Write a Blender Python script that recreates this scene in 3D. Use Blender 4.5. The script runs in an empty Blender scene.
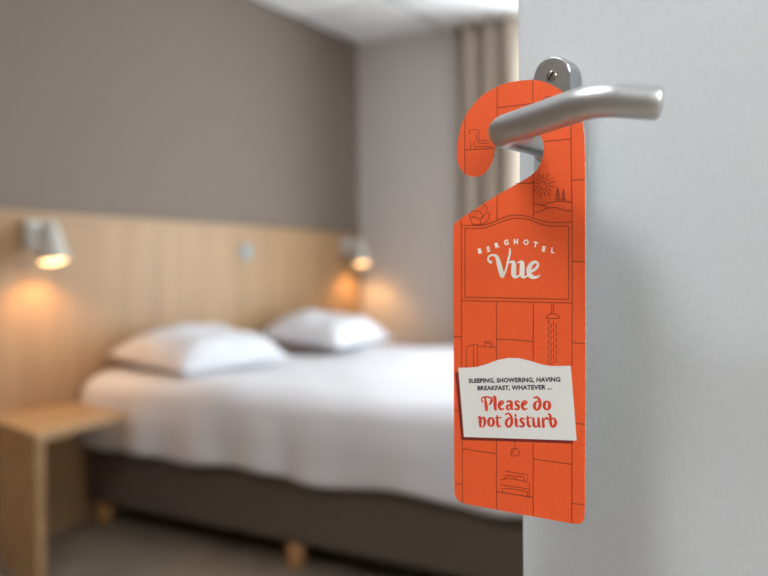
import bpy, bmesh, math, random
from mathutils import Vector, Matrix, noise

sc = bpy.context.scene
COL = sc.collection
R = math.radians
PI = math.pi

# ------------------------------------------------------------------ camera
# Room frame: x = distance from the headboard wall, y = 0 at the window wall, the room runs to -y.
EYE = Vector((2.773, -4.283, 1.02))
cam_data = bpy.data.cameras.new('camera')
cam = bpy.data.objects.new('camera', cam_data)
COL.objects.link(cam)
cam.location = EYE
cam.rotation_euler = (R(90), R(0.5), R(31.15))
cam_data.sensor_width = 36
cam_data.lens = 37.73
cam_data.shift_y = -17 / 768
cam_data.clip_start = 0.01
cam_data.dof.use_dof = True
cam_data.dof.focus_distance = 0.50
cam_data.dof.aperture_fstop = 3.7
sc.camera = cam

# ------------------------------------------------------------------ world, daylight, exposure
world = bpy.data.worlds.new('world')
sc.world = world
world.use_nodes = True
bg = world.node_tree.nodes['Background']
bg.inputs['Color'].default_value = (0.86, 0.93, 1.0, 1)
bg.inputs['Strength'].default_value = 12.0
portal = bpy.data.lights.new('window_portal', 'AREA')
portal.shape = 'RECTANGLE'
portal.size, portal.size_y = 1.75, 1.95
portal.cycles.is_portal = True
po = bpy.data.objects.new('window_portal', portal)
po.location = (1.92, 0.13, 1.32)
po.rotation_euler = (R(-90), 0, 0)
COL.objects.link(po)

vs = sc.view_settings
vs.view_transform = 'Standard'
vs.look = 'None'
vs.exposure = 0.12
vs.gamma = 1.0
vs.use_curve_mapping = False

ROOM_X, ROOM_Y, ROOM_Z = 3.46, -5.2, 2.465

# ------------------------------------------------------------------ helpers
def lin(c):
    c = c / 255
    return c / 12.92 if c <= .04045 else ((c + .055) / 1.055) ** 2.4
def rgb(r, g, b): return (lin(r), lin(g), lin(b), 1)

def mat(name, col, rough=.6, metal=0., **k):
    m = bpy.data.materials.new(name)
    m.use_nodes = True
    nt = m.node_tree
    p = nt.nodes['Principled BSDF']
    p.inputs['Base Color'].default_value = col
    p.inputs['Roughness'].default_value = rough
    p.inputs['Metallic'].default_value = metal
    if 'spec' in k: p.inputs['Specular IOR Level'].default_value = k['spec']
    if 'emit' in k:
        p.inputs['Emission Color'].default_value = k['emit']
        p.inputs['Emission Strength'].default_value = k['strength']
    return m

def noise_col(m, c1, c2, scale=(1, 1, 1), nscale=8., detail=4., lo=.35, hi=.65, bump=0., bdist=.002):
    nt = m.node_tree
    p = nt.nodes['Principled BSDF']
    tc = nt.nodes.new('ShaderNodeTexCoord')
    mp = nt.nodes.new('ShaderNodeMapping')
    mp.inputs['Scale'].default_value = scale
    n = nt.nodes.new('ShaderNodeTexNoise')
    n.inputs['Scale'].default_value = nscale
    n.inputs['Detail'].default_value = detail
    r = nt.nodes.new('ShaderNodeValToRGB')
    r.color_ramp.elements[0].position = lo
    r.color_ramp.elements[1].position = hi
    r.color_ramp.elements[0].color = c1
    r.color_ramp.elements[1].color = c2
    l = nt.links.new
    l(tc.outputs['Object'], mp.inputs['Vector'])
    l(mp.outputs['Vector'], n.inputs['Vector'])
    l(n.outputs['Fac'], r.inputs['Fac'])
    l(r.outputs['Color'], p.inputs['Base Color'])
    if bump:
        b = nt.nodes.new('ShaderNodeBump')
        b.inputs['Strength'].default_value = bump
        b.inputs['Distance'].default_value = bdist
        l(n.outputs['Fac'], b.inputs['Height'])
        l(b.outputs['Normal'], p.inputs['Normal'])
    return m

M = {}
M['wall_brown'] = noise_col(mat('taupe_wallpaper', rgb(127, 113, 103), .85), rgb(124, 110, 100), rgb(130, 116, 106), nscale=220, bump=.15)
M['wall_grey'] = noise_col(mat('warm_grey_paint', rgb(208, 200, 194), .8), rgb(206, 198, 192), rgb(211, 203, 197), nscale=200, bump=.1)
M['wall_white'] = noise_col(mat('off_white_paint', rgb(225, 222, 216), .8), rgb(223, 220, 214), rgb(228, 225, 219), nscale=160, bump=.1)
M['tile'] = noise_col(mat('mineral_ceiling_tile', rgb(242, 240, 239), .9), rgb(236, 234, 233), rgb(246, 244, 243), nscale=300, bump=.2)
M['tbar'] = mat('ceiling_grid_metal', rgb(118, 116, 114), .5)
M['plank'] = noise_col(mat('grey_brown_laminate', rgb(140, 128, 114), .45), rgb(120, 109, 97), rgb(162, 150, 134), scale=(14, .9, 1), nscale=3.5, detail=6)
M['joint'] = mat('floor_joint', rgb(52, 46, 40), .7)
M['oak'] = noise_col(mat('light_oak_veneer', rgb(173, 137, 100), .5), rgb(166, 130, 94), rgb(180, 144, 106), scale=(9, 9, .5), nscale=2.2, detail=6, lo=.3, hi=.7)
M['oak2'] = noise_col(mat('light_oak_table', rgb(180, 146, 108), .45), rgb(168, 134, 97), rgb(188, 154, 116), scale=(7, 1, 7), nscale=2.5, detail=6, lo=.3, hi=.7)
M['leg_wood'] = noise_col(mat('beech_leg', rgb(205, 150, 95), .5), rgb(190, 135, 82), rgb(214, 162, 108), scale=(10, 10, 1), nscale=6)
M['linen'] = noise_col(mat('white_bed_linen', rgb(222, 221, 227), .85), rgb(219, 218, 224), rgb(225, 224, 230), nscale=300, bump=.05)
M['base'] = noise_col(mat('dark_brown_upholstery', rgb(98, 87, 77), .9), rgb(91, 80, 70), rgb(105, 94, 84), nscale=260, bump=.2)
M['curtain'] = noise_col(mat('beige_curtain', rgb(170, 154, 139), .9), rgb(165, 149, 134), rgb(175, 159, 144), scale=(30, 30, 2), nscale=20, bump=.05)
M['frame_white'] = mat('window_frame_white', rgb(232, 230, 224), .4)
M['door'] = noise_col(mat('light_grey_door_lacquer', rgb(205, 210, 214), .42), rgb(203, 208, 212), rgb(207, 212, 216), nscale=260, bump=.06, bdist=.0006)
M['alu'] = noise_col(mat('anodised_aluminium', rgb(200, 203, 206), .40, 1.), rgb(192, 194, 196), rgb(199, 201, 203), nscale=900)
M['alu_plate'] = noise_col(mat('satin_aluminium_plate', rgb(178, 180, 181), .34, 1.), rgb(172, 174, 175), rgb(183, 185, 186), nscale=900)
M['screw'] = mat('steel_screw', rgb(170, 166, 156), .28, 1.)
M['slot'] = mat('screw_slot_dark', rgb(30, 28, 25), .6)
M['orange'] = noise_col(mat('orange_card', rgb(233, 93, 46), .5, spec=.35), rgb(230, 91, 44), rgb(236, 96, 49), nscale=500, bump=.05, bdist=.0002)
M['card_edge'] = noise_col(mat('card_edge', rgb(235, 150, 110), .7), rgb(228, 110, 62), rgb(243, 222, 205), nscale=700, lo=.52, hi=.6)
M['ink'] = mat('dark_red_line_ink', rgb(128, 40, 14), .55)
M['ink_shade'] = mat('maroon_ink', rgb(122, 28, 24), .55)
M['white_ink'] = mat('white_ink', rgb(236, 233, 226), .55)
M['note'] = mat('note_off_white', rgb(231, 232, 229), .55)
M['card_back'] = mat('card_back_print', rgb(205, 206, 202), .55)
M['red_ink'] = mat('orange_red_ink', rgb(216, 66, 22), .55)
M['navy_ink'] = mat('navy_ink', rgb(52, 50, 66), .55)
M['lamp_white'] = mat('lamp_white_lacquer', rgb(200, 196, 188), .4)
M['lamp_inner'] = mat('lamp_inner_white', rgb(245, 235, 220), .5)
M['bulb'] = mat('warm_bulb', rgb(255, 220, 170), .4, emit=(1.0, .56, .22, 1), strength=7.)
M['socket'] = mat('pale_grey_plastic', rgb(150, 158, 161), .35)
M['led'] = mat('led_diffuser', rgb(250, 250, 250), .4, emit=(.95, .98, 1.0, 1), strength=27.)  # glow of the unseen entry panel, added to brighten the door
M['led_corridor'] = mat('led_diffuser_corridor', rgb(250, 250, 250), .4, emit=(.95, .98, 1.0, 1), strength=72.)
M['led_room'] = mat('led_diffuser_room', rgb(250, 250, 250), .4, emit=(1.0, .96, .92, 1), strength=8.5)
glass = bpy.data.materials.new('window_glass')
glass.use_nodes = True
_n = glass.node_tree.nodes
_n.clear()
_o = _n.new('ShaderNodeOutputMaterial'); _t = _n.new('ShaderNodeBsdfTransparent'); _g = _n.new('ShaderNodeBsdfGlossy')
_x = _n.new('ShaderNodeMixShader')
_t.inputs['Color'].default_value = (.94, .96, .95, 1); _g.inputs['Roughness'].default_value = .02
_x.inputs['Fac'].default_value = .06
glass.node_tree.links.new(_t.outputs[0], _x.inputs[1]); glass.node_tree.links.new(_g.outputs[0], _x.inputs[2])
glass.node_tree.links.new(_x.outputs[0], _o.inputs['Surface'])
M['glass'] = glass

def link_mesh(name, verts, faces, m, parent=None, smooth=False):
    me = bpy.data.meshes.new(name)
    me.from_pydata([tuple(v) for v in verts], [], faces)
    me.update()
    if m: me.materials.append(m)
    if smooth:
        for p in me.polygons: p.use_smooth = True
    o = bpy.data.objects.new(name, me)
    COL.objects.link(o)
    if parent: o.parent = parent
    return o

def bm_obj(name, bm, m, parent=None, smooth=False):
    bmesh.ops.recalc_face_normals(bm, faces=bm.faces[:])
    me = bpy.data.meshes.new(name)
    bm.to_mesh(me); bm.free()
    for x in (m if isinstance(m, (list, tuple)) else [m]): me.materials.append(x)
    if smooth:
        for p in me.polygons: p.use_smooth = True
    o = bpy.data.objects.new(name, me)
    COL.objects.link(o)
    if parent: o.parent = parent
    return o

def box_bm(a, b, bev=0., seg=2, bm=None):
    new = bmesh.new()
    bmesh.ops.create_cube(new, size=1)
    for v in new.verts:
        v.co = Vector([(a[i] + b[i]) / 2 + v.co[i] * (b[i] - a[i]) for i in range(3)])
    if bev: bmesh.ops.bevel(new, geom=new.edges[:], offset=bev, segments=seg, affect='EDGES', profile=.5)
    if bm is None: return new
    tmp = bpy.data.meshes.new('tmp'); new.to_mesh(tmp); new.free(); bm.from_mesh(tmp); bpy.data.meshes.remove(tmp)
    return bm

def box(name, a, b, m, parent=None, bev=0., seg=2):
    return bm_obj(name, box_bm(a, b, bev, seg), m, parent)

def tag(o, label=None, cat=None, group=None, kind=None):
    if label: o['label'] = label
    if cat: o['category'] = cat
    if group: o['group'] = group
    if kind: o['kind'] = kind
    return o

def empty(name, loc, rz=0.):
    o = bpy.data.objects.new(name, None)
    o.empty_display_size = .05
    o.location = loc; o.rotation_euler = (0, 0, rz)
    COL.objects.link(o)
    return o

def copy_tree(o, parent=None):
    c = o.copy(); COL.objects.link(c); c.parent = parent
    for ch in list(o.children): copy_tree(ch, c)
    return c

def lathe(name, prof, m, parent=None, seg=40, axis='Z', smooth=True):
    vs_, fs = [], []
    for r, z in prof:
        for k in range(seg):
            t = 2 * PI * k / seg
            vs_.append((r * math.cos(t), r * math.sin(t), z))
    for i in range(len(prof) - 1):
        for k in range(seg):
            a, b = i * seg + k, i * seg + (k + 1) % seg
            fs.append((a, b, b + seg, a + seg))
    if axis == 'Y': vs_ = [(x, -z, y) for x, y, z in vs_]
    return link_mesh(name, vs_, fs, m, parent, smooth)

def catmull(pts, n):
    out = []
    P = [pts[0]] + list(pts) + [pts[-1]]
    for i in range(1, len(P) - 2):
        for k in range(n):
            t = k / n
            out.append([.5 * (2 * P[i][j] + (P[i + 1][j] - P[i - 1][j]) * t + (2 * P[i - 1][j] - 5 * P[i][j] + 4 * P[i + 1][j] - P[i + 2][j]) * t * t
                        + (3 * P[i][j] - P[i - 1][j] - 3 * P[i + 1][j] + P[i + 2][j]) * t ** 3) for j in range(len(P[i]))])
    out.append(list(pts[-1]))
    return out

def tube(name, path, radius, m, parent=None, seg=28, up=Vector((0, 0, 1)), caps=True):
    """round bar along a 3-D path; radius may be a list of (radius)"""
    n = len(path); path = [Vector(p) for p in path]
    vs_, fs = [], []
    for i, p in enumerate(path):
        t = (path[min(i + 1, n - 1)] - path[max(i - 1, 0)]).normalized()
        s = t.cross(up).normalized(); w = s.cross(t).normalized()
        r = radius[i] if isinstance(radius, list) else radius
        for k in range(seg):
            a = 2 * PI * k / seg
            vs_.append(p + (s * math.cos(a) + w * math.sin(a)) * r)
    for i in range(n - 1):
        for k in range(seg):
            a, b = i * seg + k, i * seg + (k + 1) % seg
            fs.append((a, b, b + seg, a + seg))
    if caps:
        fs.append(tuple(range(seg))[::-1]); fs.append(tuple(range((n - 1) * seg, n * seg)))
    return link_mesh(name, vs_, fs, m, parent, True)

# ------------------------------------------------------------------ room shell
W = .12
floor = tag(box('floor', (0, ROOM_Y, -.06), (ROOM_X + 1.6, .02, -.012), M['joint']), 'grey brown wood plank floor under the bed', 'floor', kind='structure')
pw, pl, gap = .19, 1.28, .003
plank_me = None
rnd = random.Random(3)
for i in range(int(5.0 / pw) + 1):
    x0 = i * pw
    off = (i * .43) % pl
    y = 0.0 + off
    while y > ROOM_Y:
        a, b = max(y - pl + gap, ROOM_Y), min(y, 0.0)
        if b - a > .05:
            full = abs((b - a) - (pl - gap)) < 1e-6
            if full and plank_me:
                o = bpy.data.objects.new('plank', plank_me); COL.objects.link(o)
            else:
                o = box('plank', (gap / 2, -(b - a) / 2, -.012), (pw - gap / 2, (b - a) / 2, 0), M['plank'], bev=.0012, seg=1)
                if full: plank_me = o.data
            o.parent = floor
            o.location = (x0, (a + b) / 2, rnd.uniform(-.0004, .0004))
        y -= pl

box_wl = tag(box('wall_left', (-W, ROOM_Y - W, 0), (0, 0.2, ROOM_Z + .3), M['wall_brown']), 'taupe brown papered wall above the wooden headboard', 'wall', kind='structure')
# window wall with its opening
WX0, WX1, WZ0, WZ1 = 1.03, 2.8, .35, 2.31
bm = bmesh.new()
for a, b in (((0, 0, 0), (WX0, .2, ROOM_Z + .3)), ((WX1, 0, 0), (ROOM_X + W, .2, ROOM_Z + .3)), ((WX0, 0, 0), (WX1, .2, WZ0)), ((WX0, 0, WZ1), (WX1, .2, ROOM_Z + .3))):
    box_bm(a, b, bm=bm)
tag(bm_obj('wall_back', bm, M['wall_grey']), 'warm grey painted wall behind the beige curtain', 'wall', kind='structure')
# wall with the doorway
DY0, DY1, DZ = -4.78, -3.86, 2.08
bm = bmesh.new()
for a, b in (((ROOM_X, DY1, 0), (ROOM_X + W, 0, ROOM_Z + .3)), ((ROOM_X, ROOM_Y, 0), (ROOM_X + W, DY0, ROOM_Z + .3)), ((ROOM_X, DY0, DZ), (ROOM_X + W, DY1, ROOM_Z + .3))):
    box_bm(a, b, bm=bm)
tag(bm_obj('wall_right', bm, M['wall_white']), 'off white wall around the entrance doorway', 'wall', kind='structure')
tag(box('wall_front', (0, ROOM_Y - W, 0), (ROOM_X + W, ROOM_Y, ROOM_Z + .3), M['wall_brown']), 'taupe papered wall behind the photographer', 'wall', kind='structure')
bm = bmesh.new()
for a, b in (((ROOM_X + 1.5, ROOM_Y, 0), (ROOM_X + 1.6, -2.6, ROOM_Z + .3)), ((ROOM_X + W, -2.7, 0), (ROOM_X + 1.5, -2.6, ROOM_Z + .3)), ((ROOM_X + W, ROOM_Y - W, 0), (ROOM_X + 1.6, ROOM_Y, ROOM_Z + .3))):
    box_bm(a, b, bm=bm)
tag(bm_obj('wall_corridor', bm, M['wall_white']), 'off white corridor walls outside the doorway', 'wall', kind='structure')

ceiling = tag(box('ceiling', (0, ROOM_Y, ROOM_Z + .008), (ROOM_X + 1.5, 0, ROOM_Z + .06), M['tbar']), 'white suspended ceiling of square tiles', 'ceiling', kind='structure')
ts = .6
lamps_at = {(3, 7), (3, 3), (7, 7)}
tile_me = {}
for i in range(9):
    for j in range(9):
        if (i, j) in lamps_at: continue
        x0, x1 = i * ts, min((i + 1) * ts, ROOM_X + 1.5)
        y1, y0 = -j * ts, max(-(j + 1) * ts, ROOM_Y)
        if i == 5 and x0 < ROOM_X: x1 = min(x1, x1)
        if x1 - x0 < .05 or y1 - y0 < .05: continue
        key = (round(x1 - x0, 3), round(y1 - y0, 3))
        w, h = key
        if key not in tile_me:
            o = box('tile', (-w / 2 + .018, -h / 2 + .018, -.012), (w / 2 - .018, h / 2 - .018, .01), M['tile'], bev=.004, seg=1)
            tile_me[key] = o.data
        else:
            o = bpy.data.objects.new('tile', tile_me[key]); COL.objects.link(o)
        o.parent = ceiling
        o.location = ((x0 + x1) / 2, (y0 + y1) / 2, ROOM_Z)

names_ = {(3, 7): 'square white ceiling light panel above the open door', (3, 3): 'square white ceiling light panel above the foot of the bed', (7, 7): 'square white ceiling light panel in the corridor'}  # the entry panel is an added source lighting door and lever
for (i, j) in sorted(lamps_at):
    e = tag(empty('ceiling_light', ((i + .5) * ts, -(j + .5) * ts, ROOM_Z - .02)), names_[(i, j)], 'light', 'ceiling light panels')
    bm = bmesh.new()
    for a, b in (((-.295, -.295, 0), (-.27, .295, .028)), ((.27, -.295, 0), (.295, .295, .028)), ((-.27, -.295, 0), (.27, -.27, .028)), ((-.27, .27, 0), (.27, .295, .028))): box_bm(a, b, bm=bm)
    bm_obj('frame', bm, M['lamp_white'], e)
    box('diffuser', (-.27, -.27, .006), (.27, .27, .02), {(3, 7): M['led'], (3, 3): M['led_room'], (7, 7): M['led_corridor']}[(i, j)], e)

# window
win = tag(empty('window_1', ((WX0 + WX1) / 2, .1, WZ0)), 'white framed window beside the beige curtain', 'window', kind='structure')
ww, wh = (WX1 - WX0) / 2, WZ1 - WZ0
bm = bmesh.new()
for a, b in (((-ww, -.03, 0), (-ww + .06, .03, wh)), ((ww - .06, -.03, 0), (ww, .03, wh)), ((-ww + .06, -.03, 0), (ww - .06, .03, .06)), ((-ww + .06, -.03, wh - .06), (ww - .06, .03, wh)), ((-.03, -.03, .06), (.03, .03, wh - .06))): box_bm(a, b, bm=bm)
bm_obj('window_frame', bm, M['frame_white'], win)
for a, b in ((-ww + .06, -.03), (.03, ww - .06)): box('pane', (a, -.004, .06), (b, .004, wh - .06), M['glass'], win)
box('window_sill', (-ww - .04, -.16, -.03), (ww + .04, -.02, 0), M['frame_white'], win, bev=.004)

# curtain: pleated cloth hanging from a ceiling rail
cur = tag(empty('curtain', (.73, -.09, .03)), 'beige pleated curtain drawn aside next to the window', 'curtain')
vs_, fs = [], []
N, K = 140, 24
for k in range(K + 1):
    f = k / K
    z = f * (ROOM_Z - .06)
    for i in range(N + 1):
        u = i / N
        a = u * 2 * PI * 3.2
        amp = .05 + .012 * noise.noise(Vector((u * 7, f * 1.5, 2)))
        x = u * .39 + .010 * math.sin(a * 2 + 1) + .012 * noise.noise(Vector((u * 5, f * 2, 5)))
        y = amp * math.sin(a + .5 * noise.noise(Vector((u * 3, f * 2.2, 0)))) * (.75 + .25 * (1 - f))
        vs_.append((x, y, z))
for k in range(K):
    for i in range(N):
        a = k * (N + 1) + i
        fs.append((a, a + 1, a + N + 2, a + N + 1))
c = link_mesh('cloth', vs_, fs, M['curtain'], cur, True)
sm = c.modifiers.new('thickness', 'SOLIDIFY'); sm.thickness = .003
box('curtain_rail', (-.05, -.02, ROOM_Z - .065), (2.3, .02, ROOM_Z - .045), M['frame_white'], cur, bev=.003)

# ------------------------------------------------------------------ headboard cladding
hb = tag(empty('headboard', (.012, 0, 0)), 'light oak headboard panelling running along the whole taupe wall', 'headboard')
HT = 1.245
edges = [-.004, -1.17, -2.9, -4.3, ROOM_Y + .004]
for a, b in zip(edges[:-1], edges[1:]):
    box('panel', (-.011, b + .001, .002), (.012, a - .001, HT - .004), M['oak'], hb, bev=.0015, seg=1)
box('top_rail', (-.011, ROOM_Y + .004, HT - .003), (.016, -.004, HT + .015), M['oak2'], hb, bev=.002)

# ------------------------------------------------------------------ bed
BY0, BY1, BX1 = -2.105, -.30, 2.12
bed = tag(empty('bed', (1.07, (BY0 + BY1) / 2, 0)), 'double bed with dark brown upholstered base and beech legs', 'bed')
bx0, bx1, hw = .03 - 1.07, BX1 - 1.07, (BY1 - BY0) / 2
box('base', (bx0, -hw, .095), (bx1, hw, .37), M['base'], bed, bev=.018, seg=4)
for yo in (-1, 1):
    y0, y1 = (-hw, -.004) if yo < 0 else (.004, hw)
    box('mattress', (bx0, y0 + .01, .372), (bx1 - .01, y1 - .01, .56), M['linen'], bed, bev=.04, seg=4)
for lx in (bx0 + .05, -.008, bx1 - .05):
    for ly in (-hw + .05, hw - .05):
        l = lathe('leg', [(.0, 0), (.026, 0), (.030, .004), (.034, .095), (.0, .095)], M['leg_wood'], bed, 24)
        l.location = (lx, ly, 0)

# duvet: cloth laid over the mattress, skirts hanging on three sides
def duvet():
    x0, x1 = .05, 2.19
    ya, yb = BY0 - .008, BY1 + .008
    top = .585
    nx, ny = 110, 120
    dl = .228
    vs_, fs = [], []
    for i in range(nx + 1):
        cx = x0 + (x1 - x0 + dl) * i / nx
        for j in range(ny + 1):
            cy = (ya - dl) + (yb - ya + 2 * dl) * j / ny
            ex = max(0., cx - x1)
            ey = max(0., ya - cy, cy - yb)
            sgn = -1 if cy < (ya + yb) / 2 else 1
            px = min(cx, x1); py = min(max(cy, ya), yb)
            r = .055
            e = math.hypot(ex, ey) if (ex and ey) else ex + ey
            # distance to rim, rounds the shoulder
            drop = e
            rim = min(x1 - px, py - ya, yb - py)
            rr = max(0., 1 - rim / .12)
            z = top - .03 * rr * rr - drop * .985
            puff = .016 * noise.noise(Vector((px * 2.1, py * 2.3, 0))) + .007 * noise.noise(Vector((px * 7, py * 6, 3)))
            if e == 0:
                z += puff
            else:
                z += puff * max(0, 1 - e / .1)
                f = e / dl
                wav = .014 * f * math.sin(px * 21 + 3 * noise.noise(Vector((px * 2, 0, 7)))) + .012 * f * noise.noise(Vector((px * 9, f, 1)))
                out = .02 * math.sin(min(1, e / .12) * PI / 2) + wav * 1.0
                if ey: py += sgn * out * ey / e
                if ex: px += out * ex / e
                z += .028 * f * noise.noise(Vector((px * 3.3 + py, 4, 2))) + .012 * f * math.sin(px * 9)
            vs_.append((px, py, z))
    for i in range(nx):
        for j in range(ny):
            a = i * (ny + 1) + j
            fs.append((a, a + ny + 1, a + ny + 2, a + 1))
    ct = Vector(((x0 + x1) / 2, (ya + yb) / 2, .56))
    o = link_mesh('duvet', [Vector(v) - ct for v in vs_], fs, M['linen'], None, True)
    o.location = ct
    m = o.modifiers.new('thickness', 'SOLIDIFY'); m.thickness = .022; m.offset = 1
    return o
tag(duvet(), 'white duvet spread over the double bed hanging down its sides', 'duvet')

def pillow(loc, rx, ry, h, rot, seed, label):
    n = 44
    vs_, fs = [], []
    for s in (1, -1):
        for i in range(n + 1):
            for j in range(n + 1):
                u, v = -1 + 2 * i / n, -1 + 2 * j / n
                e = max(0, 1 - abs(u) ** 3.6) ** .6 * max(0, 1 - abs(v) ** 3.6) ** .6
                k = 1 - .07 * (1 - abs(v) ** 2) * abs(u) ** 3
                k2 = 1 - .06 * (1 - abs(u) ** 2) * abs(v) ** 3
                wr = 1 + .22 * noise.noise(Vector((u * 1.6 + seed, v * 1.6, 0))) + .08 * noise.noise(Vector((u * 4 + seed, v * 4, 3)))
                z = s * h * e * wr * (1.0 if s > 0 else .2)
                vs_.append((u * rx * k, v * ry * k2, z + h * .22))
    m = (n + 1) ** 2
    for s in range(2):
        for i in range(n):
            for j in range(n):
                a = s * m + i * (n + 1) + j
                f = (a, a + n + 1, a + n + 2, a + 1)
                fs.append(f if s == 0 else f[::-1])
    bm = bmesh.new()
    me = bpy.data.meshes.new('t'); me.from_pydata(vs_, [], fs); bm.from_mesh(me); bpy.data.meshes.remove(me)
    bmesh.ops.remove_doubles(bm, verts=bm.verts[:], dist=.0008)
    o = bm_obj('pillow', bm, M['linen'], None, True)
    o.location = loc; o.rotation_euler = rot
    return tag(o, label, 'pillow', 'pillows on the bed')
pillow((.31, -1.73, .626), .235, .315, .125, (0, R(6), R(-4)), 1.3, 'white pillow nearest the bedside table, leaning at the headboard')
pillow((.30, -.78, .642), .235, .315, .125, (0, R(6), R(5)), 4.1, 'white pillow farther from the bedside table, near the curtain wall')

# ------------------------------------------------------------------ bedside table (oak slab on one side panel, fixed to the panelling)
bt = tag(empty('bedside_table', (.27, -2.4, 0)), 'light oak bedside table with thin top beside the bed', 'table')
def prism(name, pts, z0, z1, m, parent, off=(0, 0), bev=.003):
    bm = bmesh.new()
    lo = [bm.verts.new((x - off[0], y - off[1], z0)) for x, y in pts]
    hi = [bm.verts.new((x - off[0], y - off[1], z1)) for x, y in pts]
    n = len(pts)
    bm.faces.new(lo[::-1]); bm.faces.new(hi)
    for i in range(n): bm.faces.new((lo[i], lo[(i + 1) % n], hi[(i + 1) % n], hi[i]))
    if bev: bmesh.ops.bevel(bm, geom=bm.edges[:], offset=bev, segments=2, affect='EDGES', profile=.5)
    return bm_obj(name, bm, m, parent)
O2 = (.27, -2.4)
prism('table_top', [(.026, -2.545), (.49, -2.66), (.40, -2.215), (.026, -2.155)], .475, .505, M['oak2'], bt, O2)
prism('side_panel', [(.14, -2.567), (.474, -2.652), (.482, -2.623), (.148, -2.538)], .002, .474, M['oak2'], bt, O2)

# ------------------------------------------------------------------ wall lamps
def wall_lamp(y, label):
    e = tag(empty('wall_lamp', (.025, y, 1.175)), label, 'lamp', 'reading lamps on the headboard')
    box('backplate', (0, -.048, -.055), (.03, .048, .05), M['lamp_white'], e, bev=.004)
    tube('arm', [(.03, 0, .0), (.055, 0, .004), (.085, 0, .02), (.1, 0, .022)], .009, M['lamp_white'], e, 16, up=Vector((0, 1, 0)))
    sh = lathe('shade', [(.0, .045), (.018, .045), (.028, .04), (.034, .02), (.058, -.105), (.0605, -.112), (.0585, -.112), (.055, -.1), (.031, .018), (.0, .03)], M['lamp_white'], e, 40)
    sh.location = (.1, 0, 0); sh.rotation_euler = (0, R(-9), 0)
    b = lathe('bulb', [(.0, -.02), (.013, -.02), (.014, -.045), (.034, -.07), (.047, -.088), (.049, -.098), (.046, -.108), (.03, -.115), (.0, -.118)], M['bulb'], sh, 28)
    L = bpy.data.lights.new('lamp_light', 'SPOT')
    L.energy = 4.6; L.color = (1.0, .55, .2); L.shadow_soft_size = .03; L.spot_size = R(140); L.spot_blend = .6
    lo = bpy.data.objects.new('lamp_light', L); COL.objects.link(lo); lo.parent = e
    lo.location = (.12, 0, -.128); lo.rotation_euler = (0, R(4), 0)
    return e
wall_lamp(-2.336, 'white cone wall lamp glowing above the bedside table')
wall_lamp(-.185, 'white cone wall lamp glowing in the corner near the curtain')

so = tag(empty('wall_socket', (.025, -1.11, 1.125)), 'pale grey square switch on the headboard between the lamps', 'switch')
box('plate', (0, -.04, -.04), (.009, .04, .04), M['socket'], so, bev=.003)
box('rocker', (.009, -.025, -.025), (.013, .025, .025), M['socket'], so, bev=.002)

# ------------------------------------------------------------------ artwork of the door hanger (millimetres on the card)
OUTLINE=[[-44.84,231.06],[-43.69,241.14],[-39.44,253.14],[-31.27,262.24],[-22.06,268.06],[-11.02,271.51],[-0.27,272.01],[10.38,271.1],[18.47,268.47],[26.7,263.42],[33.63,256.81],[38.47,249.59],[41.4,241.95],[42.67,232.27],[42.8,218.56],[42.66,182.83],[42.35,135.17],[41.81,75.54],[41.13,27.73],[40.84,9.19],[40.43,4.94],[39.16,2.15],[37.14,0.67],[33.56,0.28],[12.0,0.26],[-15.4,0.35],[-37.11,0.45],[-42.33,0.6],[-46.31,1.95],[-48.48,4.78],[-48.9,8.35],[-48.53,67.87],[-48.17,133.95],[-48.04,176.87],[-47.91,182.48],[-47.13,184.36],[-44.99,185.86],[-42.49,187.32],[-22.82,197.69],[-2.95,206.93],[3.23,209.62],[7.71,211.78],[11.35,214.48],[14.24,218.25],[16.2,223.01],[16.78,228.18],[15.9,233.18],[13.56,237.73],[9.6,241.24],[4.23,243.57],[-1.9,244.63],[-8.13,244.13],[-12.71,241.77],[-15.57,237.94],[-16.7,231.48],[-18.06,223.81],[-21.4,218.01],[-26.56,214.48],[-32.78,213.85],[-38.69,216.18],[-42.76,221.02],[-44.59,226.1]]
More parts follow.
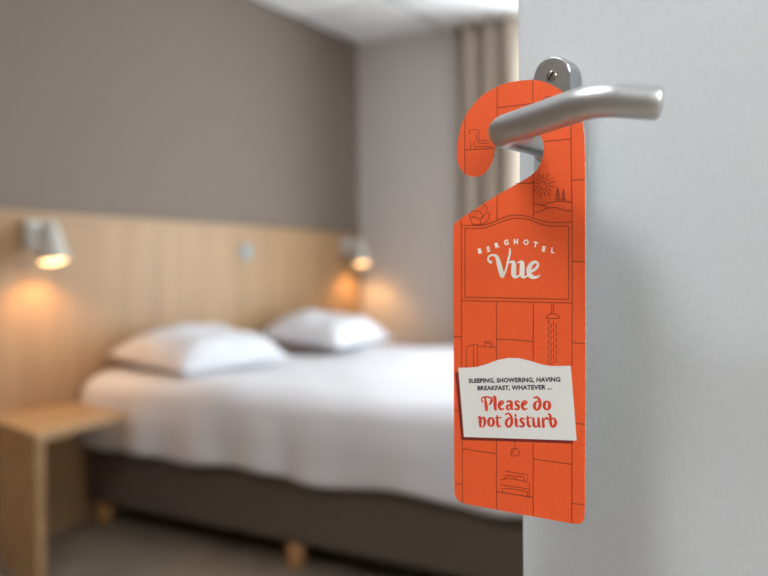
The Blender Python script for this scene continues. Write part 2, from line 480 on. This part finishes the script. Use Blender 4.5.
DRAW={"board_lines":[[[-41.75,186.83],[-42.12,134.03],[-42.52,86.76]],[[-42.43,43.45],[-42.7,0.74]],[[-38.61,253.37],[-38.83,216.45]],[[-15.43,201.29],[-15.8,185.06]],[[-16.66,133.42],[-16.95,96.08]],[[-17.44,45.93],[-17.81,0.53]],[[-14.77,269.88],[-15.01,244.88]],[[9.81,270.94],[9.6,241.86]],[[9.73,212.75],[9.34,185.52]],[[8.78,133.17],[8.44,96.58]],[[7.98,47.85],[7.53,0.43]],[[34.06,255.73],[34.3,219.3],[34.53,181.98],[34.14,133.26],[33.61,95.31]],[[33.18,48.9],[32.55,0.47]],[[-14.75,256.76],[9.61,256.48]],[[16.81,232.1],[34.23,231.94]],[[34.31,206.9],[42.51,206.97]],[[-1.77,207.6],[9.61,207.06]],[[34.37,158.11],[42.31,158.0]],[[33.93,109.48],[41.87,109.11]],[[35.94,61.05],[41.31,60.87]],[[32.66,12.49],[40.68,12.62]],[[-48.18,110.04],[-42.36,109.94]],[[-48.29,61.15],[-44.5,61.31]],[[-48.55,12.77],[-42.66,12.76]],[[-42.27,36.44],[-17.6,36.14]],[[7.93,36.05],[32.94,36.03]],[[-16.75,109.23],[-4.57,109.49],[8.55,108.92]],[[-17.62,12.05],[7.64,12.0]],[[-38.68,232.13],[-17.06,231.32]]],"frame_lines":[[[-41.71,182.96],[-26.73,182.5],[-19.3,183.93],[-10.36,186.91],[-3.13,187.84],[3.97,187.01],[10.94,184.71],[19.17,182.45],[26.76,182.07],[34.59,181.8]],[[-39.04,180.96],[-26.02,180.6],[-18.6,182.17],[-8.91,185.08],[-1.77,185.83],[5.37,184.83],[12.38,182.3],[19.87,180.27],[32.16,179.55]],[[32.16,179.55],[32.04,159.16],[31.76,135.39]],[[31.76,135.39],[-39.48,135.96]],[[-39.48,135.96],[-39.04,180.96]],[[-42.13,133.64],[34.08,133.26]]],"sun_drawing":[[[18.27,205.11],[18.18,204.48],[17.94,203.9],[17.56,203.42],[17.07,203.06],[16.5,202.85],[15.88,202.81],[15.27,202.93],[14.7,203.22],[14.21,203.64],[13.83,204.18],[13.6,204.79],[13.53,205.43],[13.61,206.06],[13.86,206.64],[14.24,207.12],[14.74,207.48],[15.31,207.68],[15.93,207.72],[16.54,207.6],[17.11,207.31],[17.6,206.89],[17.97,206.35],[18.2,205.75],[18.27,205.11]],[[19.74,204.54],[23.66,203.79]],[[19.2,203.04],[21.11,201.75]],[[18.1,201.91],[20.36,198.47]],[[16.62,201.37],[17.03,199.11]],[[15.0,201.5],[14.07,197.6]],[[13.54,202.28],[12.16,200.54]],[[12.48,203.58],[8.92,201.83]],[[12.02,205.18],[9.74,205.13]],[[12.23,206.79],[8.4,208.38]],[[13.08,208.14],[11.42,209.82]],[[14.41,208.99],[12.86,212.84]],[[16.0,209.19],[16.06,211.46]],[[17.57,208.71],[19.28,212.25]],[[18.84,207.64],[20.54,209.01]],[[19.61,206.17],[23.4,207.09]]],"landscape_drawing":[[[25.61,203.5],[24.66,199.34],[25.04,199.31],[24.02,195.99]],[[25.61,203.5],[26.49,199.22],[26.11,199.25],[27.06,195.82]],[[24.02,195.99],[27.06,195.82]],[[25.6,201.81],[25.53,194.72]],[[29.26,202.25],[28.47,198.09],[28.78,198.07],[27.95,195.76]],[[29.26,202.25],[29.96,198.0],[29.65,198.02],[30.44,195.62]],[[27.95,195.76],[30.44,195.62]],[[29.24,200.57],[29.19,194.52]],[[9.47,194.0],[13.08,193.89],[15.83,192.97],[19.91,191.13]],[[14.91,192.93],[18.58,194.09],[22.66,194.72],[26.7,194.91],[30.69,194.6],[34.38,193.72]],[[9.42,188.84],[13.96,189.39],[17.63,190.82],[20.37,191.28],[23.98,191.34],[27.54,190.14],[31.09,189.12],[34.34,188.71]]],"plant_drawing":[[[-35.54,190.31],[-35.41,187.79],[-34.28,185.03],[-32.38,183.12],[-25.92,183.13]],[[-35.41,187.79],[-32.33,188.06],[-29.29,187.04],[-27.49,184.94],[-27.81,183.21]],[[-26.29,183.28],[-22.89,184.88],[-20.99,188.01],[-21.41,190.5],[-23.97,189.75],[-27.17,186.41]],[[-27.48,186.09],[-26.24,188.72],[-27.73,191.28],[-29.85,192.26]],[[-31.53,191.67],[-30.4,190.46],[-30.94,189.41]],[[-26.96,192.85],[-24.67,195.01],[-23.02,194.39],[-23.04,192.12]],[[-25.41,195.99],[-25.2,194.91]],[[-34.21,191.8],[-31.53,191.67]]],"shower_drawing":[[[20.91,133.1],[20.85,126.35]],[[22.13,133.12],[22.07,126.38]],[[17.14,123.7],[17.98,125.39],[20.03,126.33],[23.01,126.4],[24.89,125.56],[25.82,123.81],[17.14,123.7]],[[18.77,122.47],[18.75,119.92]],[[18.73,118.39],[18.71,115.83]],[[18.7,114.3],[18.67,111.74]],[[18.66,110.21],[18.63,107.66]],[[18.62,106.12],[18.6,103.57]],[[18.58,102.04],[18.56,99.48]],[[18.54,97.95],[18.52,95.52]],[[20.39,120.73],[20.36,118.18]],[[20.35,116.65],[20.33,114.1]],[[20.31,112.58],[20.29,110.03]],[[20.27,108.5],[20.25,105.95]],[[20.24,104.42],[20.21,101.87]],[[20.2,100.34],[20.18,97.79]],[[20.16,96.26],[20.16,95.62]],[[22.03,121.93],[22.0,119.38]],[[21.99,117.86],[21.97,115.31]],[[21.95,113.78],[21.93,111.24]],[[21.91,109.71],[21.89,107.17]],[[21.88,105.64],[21.85,103.1]],[[21.84,101.57],[21.81,99.02]],[[21.8,97.5],[21.78,95.72]],[[23.77,120.07],[23.74,117.53]],[[23.73,116.01],[23.7,113.47]],[[23.69,111.95],[23.67,109.41]],[[23.65,107.88],[23.63,105.34]],[[23.61,103.82],[23.59,101.28]],[[23.58,99.76],[23.55,97.22]]],"suitcase_drawing":[[[-38.86,89.53],[-38.74,101.52],[-37.79,103.61],[-35.62,104.53],[-33.46,104.63]],[[-33.61,89.86],[-33.46,105.17]],[[-30.78,90.3],[-30.64,104.28]],[[-33.92,105.28],[-29.71,105.47]],[[-30.79,104.14],[-16.75,104.07]],[[-24.96,104.35],[-24.94,106.23],[-25.68,107.2],[-23.05,107.65],[-20.28,107.23],[-19.87,104.45]],[[-20.83,104.54],[-21.34,106.52],[-24.56,106.51]]],"pendant_drawing":[[[-4.49,45.65],[-4.54,40.92]],[[-6.48,40.49],[-2.6,40.96],[-1.88,37.32],[-6.74,36.32],[-7.26,38.72],[-6.48,40.49]],[[-5.19,40.06],[-5.85,39.19],[-5.64,37.84]]],"bed_drawing":[[[-11.41,25.83],[3.86,25.76],[3.82,21.86]],[[-11.46,21.07],[-10.78,23.34],[-5.78,23.44],[-4.07,21.91]],[[-4.71,22.81],[-2.01,23.97],[1.3,23.84],[1.91,21.19]],[[-14.55,19.84],[-10.15,21.35],[-3.64,21.58],[3.29,20.9],[5.17,19.33],[5.1,12.12]],[[5.11,12.31],[3.31,12.43]],[[-14.58,16.85],[4.41,16.88]],[[-13.08,12.1],[-12.4,14.88],[3.23,15.05],[3.2,12.22]]],"bath_drawing":[[[-34.95,242.26],[-35.16,244.32],[-28.61,243.92],[-28.45,237.03]],[[-30.12,242.26],[-29.94,236.98],[-21.33,236.92]],[[-34.35,232.33],[-34.31,236.4]],[[-32.01,236.58],[-31.35,233.67],[-19.14,232.5]],[[-28.7,235.24],[-20.23,235.01]]],"clock_drawing":[[[22.53,256.0],[22.37,255.08],[21.93,254.28],[21.25,253.69],[20.39,253.36],[19.44,253.33],[18.49,253.6],[17.64,254.14],[16.96,254.91],[16.53,255.82],[16.39,256.78],[16.55,257.71],[16.99,258.51],[17.68,259.1],[18.55,259.42],[19.5,259.45],[20.44,259.17],[21.29,258.63],[21.96,257.87],[22.39,256.96],[22.53,256.0]]]}
NOTE=[[-44.98,89.43],[-38.45,89.9],[-31.43,90.72],[-24.64,92.81],[-15.67,96.28],[-8.32,97.89],[-1.1,98.16],[7.36,96.67],[14.21,95.12],[19.73,94.47],[25.95,94.85],[32.85,95.39],[34.54,73.72],[36.28,50.7],[-1.04,47.64],[-41.14,44.31],[-43.15,68.33]]
NOTE_SHADE=[[-47.36,86.25],[-36.25,86.97],[32.31,91.62],[33.81,48.61],[-3.11,45.59],[-43.12,42.19],[-45.3,64.85]]
VUE=[[[-20.39,158.65,2.13],[-21.89,159.42,1.39],[-22.21,161.08,1.15],[-20.94,162.71,1.23],[-18.09,163.03,1.48],[-15.94,161.58,2.46],[-14.57,157.52,3.28],[-13.21,152.67,3.45],[-12.49,150.06,3.28]],[[-12.09,149.31,1.97],[-9.91,153.16,1.31],[-8.05,159.67,1.48],[-6.87,164.08,1.48],[-6.92,166.75,1.15]],[[-7.74,158.03,0.82],[-6.11,158.53,1.48],[-4.33,157.69,2.95],[-4.29,153.71,3.45],[-4.32,150.61,3.45],[-3.28,149.14,2.3],[-1.35,149.42,1.48],[0.27,150.74,0.98]],[[-1.43,157.8,0.82],[0.18,158.52,1.48],[1.45,157.62,2.95],[1.42,153.66,3.45],[1.39,150.73,3.45],[2.33,148.97,1.97],[4.88,149.55,0.98]],[[6.8,152.02,1.15],[10.35,153.88,1.8],[12.17,156.33,1.64],[11.4,158.07,1.48],[9.37,158.1,1.97],[7.15,156.38,2.79],[6.02,153.26,3.45],[6.78,150.12,3.12],[9.36,148.73,2.13],[11.71,149.09,1.31],[13.28,150.03,0.74]]]
PLEASE=[[[-27.17,68.61,1.28],[-27.82,70.07,0.91],[-26.39,71.53,1.09],[-23.56,71.93,1.09],[-20.86,71.49,1.28],[-20.5,70.02,2.01],[-21.26,68.11,1.37],[-22.49,67.25,0.73]],[[-25.26,71.29,1.09],[-24.64,66.98,2.37],[-24.3,63.66,2.01]],[[-19.27,72.29,1.09],[-18.16,71.88,2.19],[-18.04,65.23,2.19],[-17.03,64.49,0.82]],[[-15.52,67.2,0.73],[-13.12,68.41,1.28],[-12.2,69.73,1.09],[-13.57,70.19,1.09],[-14.87,68.67,2.01],[-15.25,66.56,2.19],[-14.17,64.92,1.55],[-11.78,65.47,0.73]],[[-9.73,69.94,1.09],[-8.0,70.67,1.28],[-6.75,69.71,2.01],[-6.6,66.27,2.01],[-5.61,65.54,0.82]],[[-7.03,68.53,0.73],[-9.12,67.69,1.46],[-9.77,66.23,1.82],[-8.78,65.25,1.18],[-7.05,66.23,0.73]],[[-1.17,70.68,1.09],[-2.78,71.11,1.09],[-3.77,69.97,1.64],[-2.53,68.52,2.01],[-1.38,67.31,1.64],[-2.47,65.91,1.28],[-4.35,66.06,1.09]],[[0.59,68.63,0.73],[2.9,69.81,1.28],[3.8,71.11,1.09],[2.48,71.56,1.09],[1.22,70.07,2.01],[0.85,68.0,2.19],[1.9,66.39,1.55],[4.2,66.92,0.73]],[[8.73,74.04,1.0],[10.74,74.69,1.28],[12.46,73.06,1.82],[12.86,70.28,2.01],[12.06,67.96,1.82],[10.49,66.85,1.28],[9.2,67.94,2.01],[9.13,69.96,2.01],[10.28,71.75,1.18],[12.02,72.14,0.82]],[[19.12,70.28,2.1],[18.98,69.32,2.01],[18.58,68.48,1.75],[17.99,67.89,1.36],[17.3,67.64,0.91],[16.62,67.76,1.36],[16.04,68.25,1.75],[15.66,69.02,2.01],[15.53,69.96,2.1],[15.67,70.92,2.01],[16.07,71.76,1.75],[16.66,72.35,1.36],[17.35,72.6,0.91],[18.04,72.47,1.36],[18.61,71.98,1.75],[18.99,71.21,2.01],[19.12,70.28,2.1]],[[-30.41,57.87,0.82],[-29.07,58.34,1.82],[-28.91,55.66,2.19],[-28.85,52.63,1.82]],[[-28.42,57.05,0.82],[-26.52,58.5,1.28],[-25.59,56.83,2.19],[-25.9,53.95,1.64],[-27.24,52.04,0.82]],[[-19.24,56.29,2.1],[-19.39,55.29,2.01],[-19.8,54.41,1.75],[-20.41,53.79,1.36],[-21.13,53.52,0.91],[-21.84,53.64,1.36],[-22.44,54.14,1.75],[-22.84,54.94,2.01],[-22.97,55.92,2.1],[-22.82,56.93,2.01],[-22.4,57.81,1.75],[-21.79,58.43,1.36],[-21.07,58.7,0.91],[-20.36,58.57,1.36],[-19.76,58.07,1.75],[-19.37,57.27,2.01],[-19.24,56.29,2.1]],[[-16.79,60.53,1.09],[-16.56,55.23,2.01],[-15.66,53.67,1.18],[-14.18,54.48,0.73]],[[-17.91,59.09,0.82],[-13.94,59.72,0.82]],[[-10.9,61.92,1.0],[-8.44,62.73,1.28],[-6.83,60.74,1.82],[-6.5,57.49,2.01],[-7.43,55.18,1.64],[-9.07,54.27,1.28],[-10.32,55.87,2.01],[-10.12,57.95,1.82],[-8.47,59.68,1.09],[-7.02,59.58,0.73]],[[-4.59,59.57,0.82],[-3.51,59.51,1.82],[-3.37,55.92,2.01],[-2.21,55.14,0.82]],[[-3.94,62.34,1.37],[-3.76,61.61,1.37]],[[2.1,60.23,1.09],[0.51,60.64,1.09],[-0.48,59.48,1.64],[0.75,58.06,2.01],[1.89,56.87,1.64],[0.82,55.46,1.28],[-1.05,55.59,1.09]],[[4.42,62.24,1.09],[4.64,57.4,2.01],[5.59,55.87,1.18],[6.82,56.65,0.73]],[[3.35,61.0,0.73],[7.04,61.6,0.73]],[[8.26,61.32,1.46],[8.58,57.47,2.01],[9.7,56.14,1.18],[11.18,57.18,0.82]],[[11.74,61.66,1.64],[11.88,57.33,2.01],[12.91,56.47,0.82]],[[14.59,61.86,1.37],[14.89,57.08,2.01]],[[15.36,60.89,0.82],[16.91,62.41,1.37],[18.02,61.79,1.37]],[[18.39,65.02,1.18],[19.49,63.85,1.82],[19.62,59.72,2.01],[20.53,57.66,1.55],[22.14,58.07,1.73],[23.01,60.46,2.01],[21.85,62.65,1.28],[20.23,61.85,0.73]]]
BERG=[["B",-28.19,166.02,8],["E",-21.99,167.02,12],["R",-15.86,169.49,16],["G",-9.25,171.03,7],["H",-2.59,171.36,0],["O",4.28,170.73,-4],["T",10.73,169.17,-12],["E",16.14,166.36,-12],["L",22.03,165.3,-7]]
LINE1=[[-37.2,81.49],[26.2,86.85]]
LINE2=[[-30.83,77.15],[20.65,81.75]]
CHIPS=[[-34.5,263.62],[-41.29,255.32],[-44.68,232.69],[-33.52,213.77],[-17.29,228.85],[-36.72,189.87],[-27.85,194.75],[-47.62,180.82],[-47.73,147.16],[42.46,147.69],[42.23,108.35],[41.53,51.65],[10.66,-0.21],[-13.99,0.07],[-5.62,-0.01],[-41.96,187.56]]

# ------------------------------------------------------------------ door with its handle set
YAW = R(31.15)
def from_cam(X, Y):            # metres right of / ahead of the standing point -> room x, y
    return Vector((EYE.x + X * math.cos(YAW) - Y * math.sin(YAW), EYE.y + X * math.sin(YAW) + Y * math.cos(YAW)))
D0 = from_cam(.1214, .5451)    # spindle of the handle on the door face
DOOR_ROT = YAW - R(38)
SP = EYE.z + .0821             # spindle height
door = tag(empty('door_1', (D0.x, D0.y, 0), DOOR_ROT), 'light grey door standing open with an orange hanger on its lever', 'door', kind='structure')
# door frame: x to the hinges, -y out of the visible face, z up
DL, DR = -.0328, .83
box('leaf', (DL, .0, .008), (DR, .04, 2.05), M['door'], door, bev=.0012, seg=2)

def obround(hw, top, bot, n=14):
    pts = [(hw * math.cos(PI * k / n), top - hw + hw * math.sin(PI * k / n)) for k in range(n + 1)]
    pts += [(hw * math.cos(PI + PI * k / n), bot + hw + hw * math.sin(PI + PI * k / n)) for k in range(n + 1)]
    return pts
def plate(name, pts, y0, y1, m, parent, bev):
    bm = bmesh.new()
    a = [bm.verts.new((x, y0, z)) for x, z in pts]; b = [bm.verts.new((x, y1, z)) for x, z in pts]
    n = len(pts)
    bm.faces.new(a); f = bm.faces.new(b[::-1])
    for i in range(n): bm.faces.new((a[i], b[i], b[(i + 1) % n], a[(i + 1) % n]))
    if bev: bmesh.ops.bevel(bm, geom=list(f.edges), offset=bev, segments=3, affect='EDGES', profile=.5)
    return bm_obj(name, bm, m, parent)
bp = plate('backplate', [(x + .0008, z + SP) for x, z in obround(.0133, .0592, -.155)], 0, -.017, M['alu_plate'], door, .0018)
def screw(z):
    s = lathe('screw', [(.0037, .0), (.0036, .0004), (.003, .0008), (.0, .0010)], M['screw'], bp, 24, 'Y')
    s.location = (.0008, -.0169, z)
    sl = box('screw_slot', (-.0033, -.0012, -.0006), (.0033, 0, .0006), M['slot'], bp)
    sl.location = (.0008, -.0170, z); sl.rotation_euler = (0, R(-58), 0)
    return s
screw(SP + .0455); screw(SP - .140)
key = plate('keyhole', [(x, z + SP - .085) for x, z in obround(.0045, .012, -.012)], -.016, -.0174, M['slot'], bp, 0)
# lever: collar, neck, tight elbow, grip that leans out from the door and turns back at its end
lathe('collar', [(.0125, .0), (.0125, .003), (.0115, .004), (.0, .004)], M['alu'], door, 36, 'Y').location = (0, -.0168, SP)
NK = .0845
path = [Vector((0, -.018, 0)), Vector((0, -.036, 0)), Vector((0, -.055, 0))]
# elbow arc, then straight, gentle bend, end
E0 = Vector((.0, -NK, 0)); B = Vector((.0705, -NK - .0215, .0065)); T = Vector((.0965, -NK - .0090, .0028))
def fillet(a, b, c, r, n):
    u, v = (a - b).normalized(), (c - b).normalized()
    ang = u.angle(v); dd = r / math.tan(ang / 2)
    p, q = b + u * dd, b + v * dd
    cen = b + (u + v).normalized() * (r / math.sin(ang / 2))
    e1, e2 = (p - cen), (q - cen)
    th = e1.angle(e2)
    return [(e1 * math.sin((1 - k / n) * th) + e2 * math.sin(k / n * th)) / math.sin(th) + cen for k in range(n + 1)]
path += fillet(path[-1], E0, B, .0098, 14)
f2 = fillet(E0, B, T, .030, 14)
st = path[-1]
for k in range(1, 8): path.append(st.lerp(f2[0], k / 8))
path += f2
st = path[-1]
for k in range(1, 5): path.append(st.lerp(T, k / 4))
rad = [.0090] * len(path)
dirv = (path[-1] - path[-2]).normalized()
for s_, r_ in ((.0010, .0088), (.0019, .0082), (.0027, .0071), (.0032, .0056), (.0034, .0035)):
    path.append(T + dirv * s_); rad.append(r_)
lv = tube('lever', [p + Vector((0, 0, SP)) for p in path], rad, M['alu'], door, 40)
# hinges on the far edge
for hz in (.25, 1.0, 1.8):
    h = lathe('hinge', [(.0, 0), (.009, 0), (.009, .1), (.0, .1)], M['alu_plate'], door, 20)
    h.location = (DR + .009, .02, hz)

# ------------------------------------------------------------------ door hanger
P0 = from_cam(.169 * .504, .504)
hang = tag(empty('door_hanger', (P0.x, P0.y, EYE.z - .1535), YAW - math.atan2(.574, .819)), 'orange card door hanger with white lettering hooked over the lever', 'door hanger')
TH = .0007
def flat(name, polys, y, m, parent, quads=None):
    """flat print: polygons (mm) laid on the card face"""
    bm = bmesh.new()
    for p in polys:
        try: bm.faces.new([bm.verts.new((u / 1000, y, v / 1000)) for u, v in p])
        except ValueError: pass
    for f in bm.faces:
        f.normal_update()
        if f.normal.y > 0: f.normal_flip()
    bmesh.ops.triangulate(bm, faces=[f for f in bm.faces if len(f.verts) > 4])
    me = bpy.data.meshes.new(name); bm.to_mesh(me); bm.free(); me.materials.append(m)
    o = bpy.data.objects.new(name, me); COL.objects.link(o); o.parent = parent
    return o
# card body: smooth outline, thickness, pale cut edge
def smooth_outline(pts, n=3):
    N_ = len(pts); out = []
    for i in range(N_):
        a, b, c, d = pts[i - 1], pts[i], pts[(i + 1) % N_], pts[(i + 2) % N_]
        L_ = math.hypot(c[0] - b[0], c[1] - b[1])
        if L_ > 22: out.append(tuple(b)); continue
        for k in range(n):
            t = k / n
            out.append(tuple(.5 * (2 * b[j] + (c[j] - a[j]) * t * min(1, 1) + (2 * a[j] - 5 * b[j] + 4 * c[j] - d[j]) * t * t + (3 * b[j] - a[j] - 3 * c[j] + d[j]) * t ** 3) for j in range(2)))
    return out
ol = [tuple(p) for p in OUTLINE]
def chaikin(p, keep):
    out = []
    for i in range(len(p)):
        a, b = p[i], p[(i + 1) % len(p)]
        out += [(a[0] * .75 + b[0] * .25, a[1] * .75 + b[1] * .25), (a[0] * .25 + b[0] * .75, a[1] * .25 + b[1] * .75)]
    return out
ol = chaikin(chaikin(ol, 0), 0)
bm = bmesh.new()
a = [bm.verts.new((u / 1000, 0, v / 1000)) for u, v in ol]; b = [bm.verts.new((u / 1000, TH, v / 1000)) for u, v in ol]
n = len(ol)
from mathutils.geometry import tessellate_polygon
for i, j, k in tessellate_polygon([[Vector((u, v, 0)) for u, v in ol]]):
    try:
        bm.faces.new((a[i], a[j], a[k])); bm.faces.new((b[k], b[j], b[i])).material_index = 2
    except ValueError: pass
side = [bm.faces.new((a[i], b[i], b[(i + 1) % n], a[(i + 1) % n])) for i in range(n)]
for f in side: f.material_index = 1
bm_obj('card', bm, [M['orange'], M['card_edge'], M['card_back']], hang)

def ribbon_polys(st, closed=False):
    """stroke (u, v, width) -> quads and round ends"""
    polys = []
    n = len(st)
    L_, R_ = [], []
    for i in range(n):
        p, q = st[max(i - 1, 0)], st[min(i + 1, n - 1)]
        dx, dy = q[0] - p[0], q[1] - p[1]
        l = math.hypot(dx, dy) or 1
        nx, ny = -dy / l, dx / l
        w = st[i][2] / 2
        L_.append((st[i][0] + nx * w, st[i][1] + ny * w)); R_.append((st[i][0] - nx * w, st[i][1] - ny * w))
    for i in range(n - 1): polys.append([L_[i], L_[i + 1], R_[i + 1], R_[i]])
    for s in (st[0], st[-1]):
        polys.append([(s[0] + s[2] / 2 * math.cos(t * PI / 5), s[1] + s[2] / 2 * math.sin(t * PI / 5)) for t in range(10)])
    return polys
LW = .52
for ln in DRAW['board_lines']:
    flat('board_line', ribbon_polys([(p[0], p[1], LW) for p in ln]), -.00006, M['ink'], hang)
for nm, lines in DRAW.items():
    if nm == 'board_lines': continue
    polys = []
    for ln in lines:
        st = [(p[0], p[1], LW if nm in ('board_lines', 'frame_lines') else .46) for p in ln]
        if len(st) > 3: st = catmull(st, 4)
        polys += ribbon_polys(st)
    flat(nm, polys, -.00006, M['ink'], hang)
flat('printed_note_edge', [NOTE_SHADE], -.00010, M['ink_shade'], hang)
note = flat('printed_note', [NOTE], -.00014, M['note'], hang)
def strokes(name, data, y, m, parent, k=1.):
    polys = []
    for st in data:
        polys += ribbon_polys(catmull([(p[0], p[1], p[2] * k) for p in st], 5))
    return flat(name, polys, y, m, parent)
strokes('script_lettering', VUE, -.00008, M['white_ink'], hang)
strokes('message_lettering', PLEASE, -.00020, M['red_ink'], note)

def text_obj(name, body, m, parent, cx, cz, y, width=None, height=None, rot=0., bold=.02, slope=0.):
    cu = bpy.data.curves.new(name, 'FONT')
    cu.body = body; cu.offset = bold; cu.size = 1; cu.space_character = 1.04; cu.resolution_u = 3
    t = bpy.data.objects.new(name, cu); COL.objects.link(t)
    dg = bpy.context.evaluated_depsgraph_get(); dg.update()
    me = bpy.data.meshes.new_from_object(t.evaluated_get(dg))
    COL.objects.unlink(t); bpy.data.objects.remove(t)
    xs = [v.co.x for v in me.vertices]; ys = [v.co.y for v in me.vertices]
    sx = (width / (max(xs) - min(xs))) if width else None
    caph = .729
    sy = height / caph
    if sx is None: sx = sy
    mx, my = (max(xs) + min(xs)) / 2, caph / 2
    c_, s_ = math.cos(rot), math.sin(rot)
    for v in me.vertices:
        x, z = (v.co.x - mx) * sx, (v.co.y - my) * sy
        z += x * slope
        v.co = Vector(((cx + x * c_ - z * s_) / 1000, y, (cz + x * s_ + z * c_) / 1000))
    me.materials.clear(); me.materials.append(m)
    o = bpy.data.objects.new(name, me); COL.objects.link(o); o.parent = parent
    return o
for ch, u, v, r in BERG:
    text_obj('letter', ch, M['white_ink'], hang, u, v, -.00008, None, 3.15, R(r), .06)
for (a, b), body in ((LINE1, 'SLEEPING, SHOWERING, HAVING'), (LINE2, 'BREAKFAST, WHATEVER ...')):
    text_obj('caption_lettering', body, M['navy_ink'], note, (a[0] + b[0]) / 2, (a[1] + b[1]) / 2, -.00020, b[0] - a[0], 2.75, 0, .045, (b[1] - a[1]) / (b[0] - a[0]))
# worn white nicks along the cut edge
rn = random.Random(5)
polys = []
for u, v in CHIPS:
    r0 = rn.uniform(.18, .32)
    polys.append([(u + r0 * rn.uniform(.6, 1.2) * math.cos(t * PI / 3), v + r0 * rn.uniform(.6, 1.2) * math.sin(t * PI / 3)) for t in range(6)])
tag(flat('worn_nicks', polys, -.00005, M['white_ink'], hang), kind='stuff')
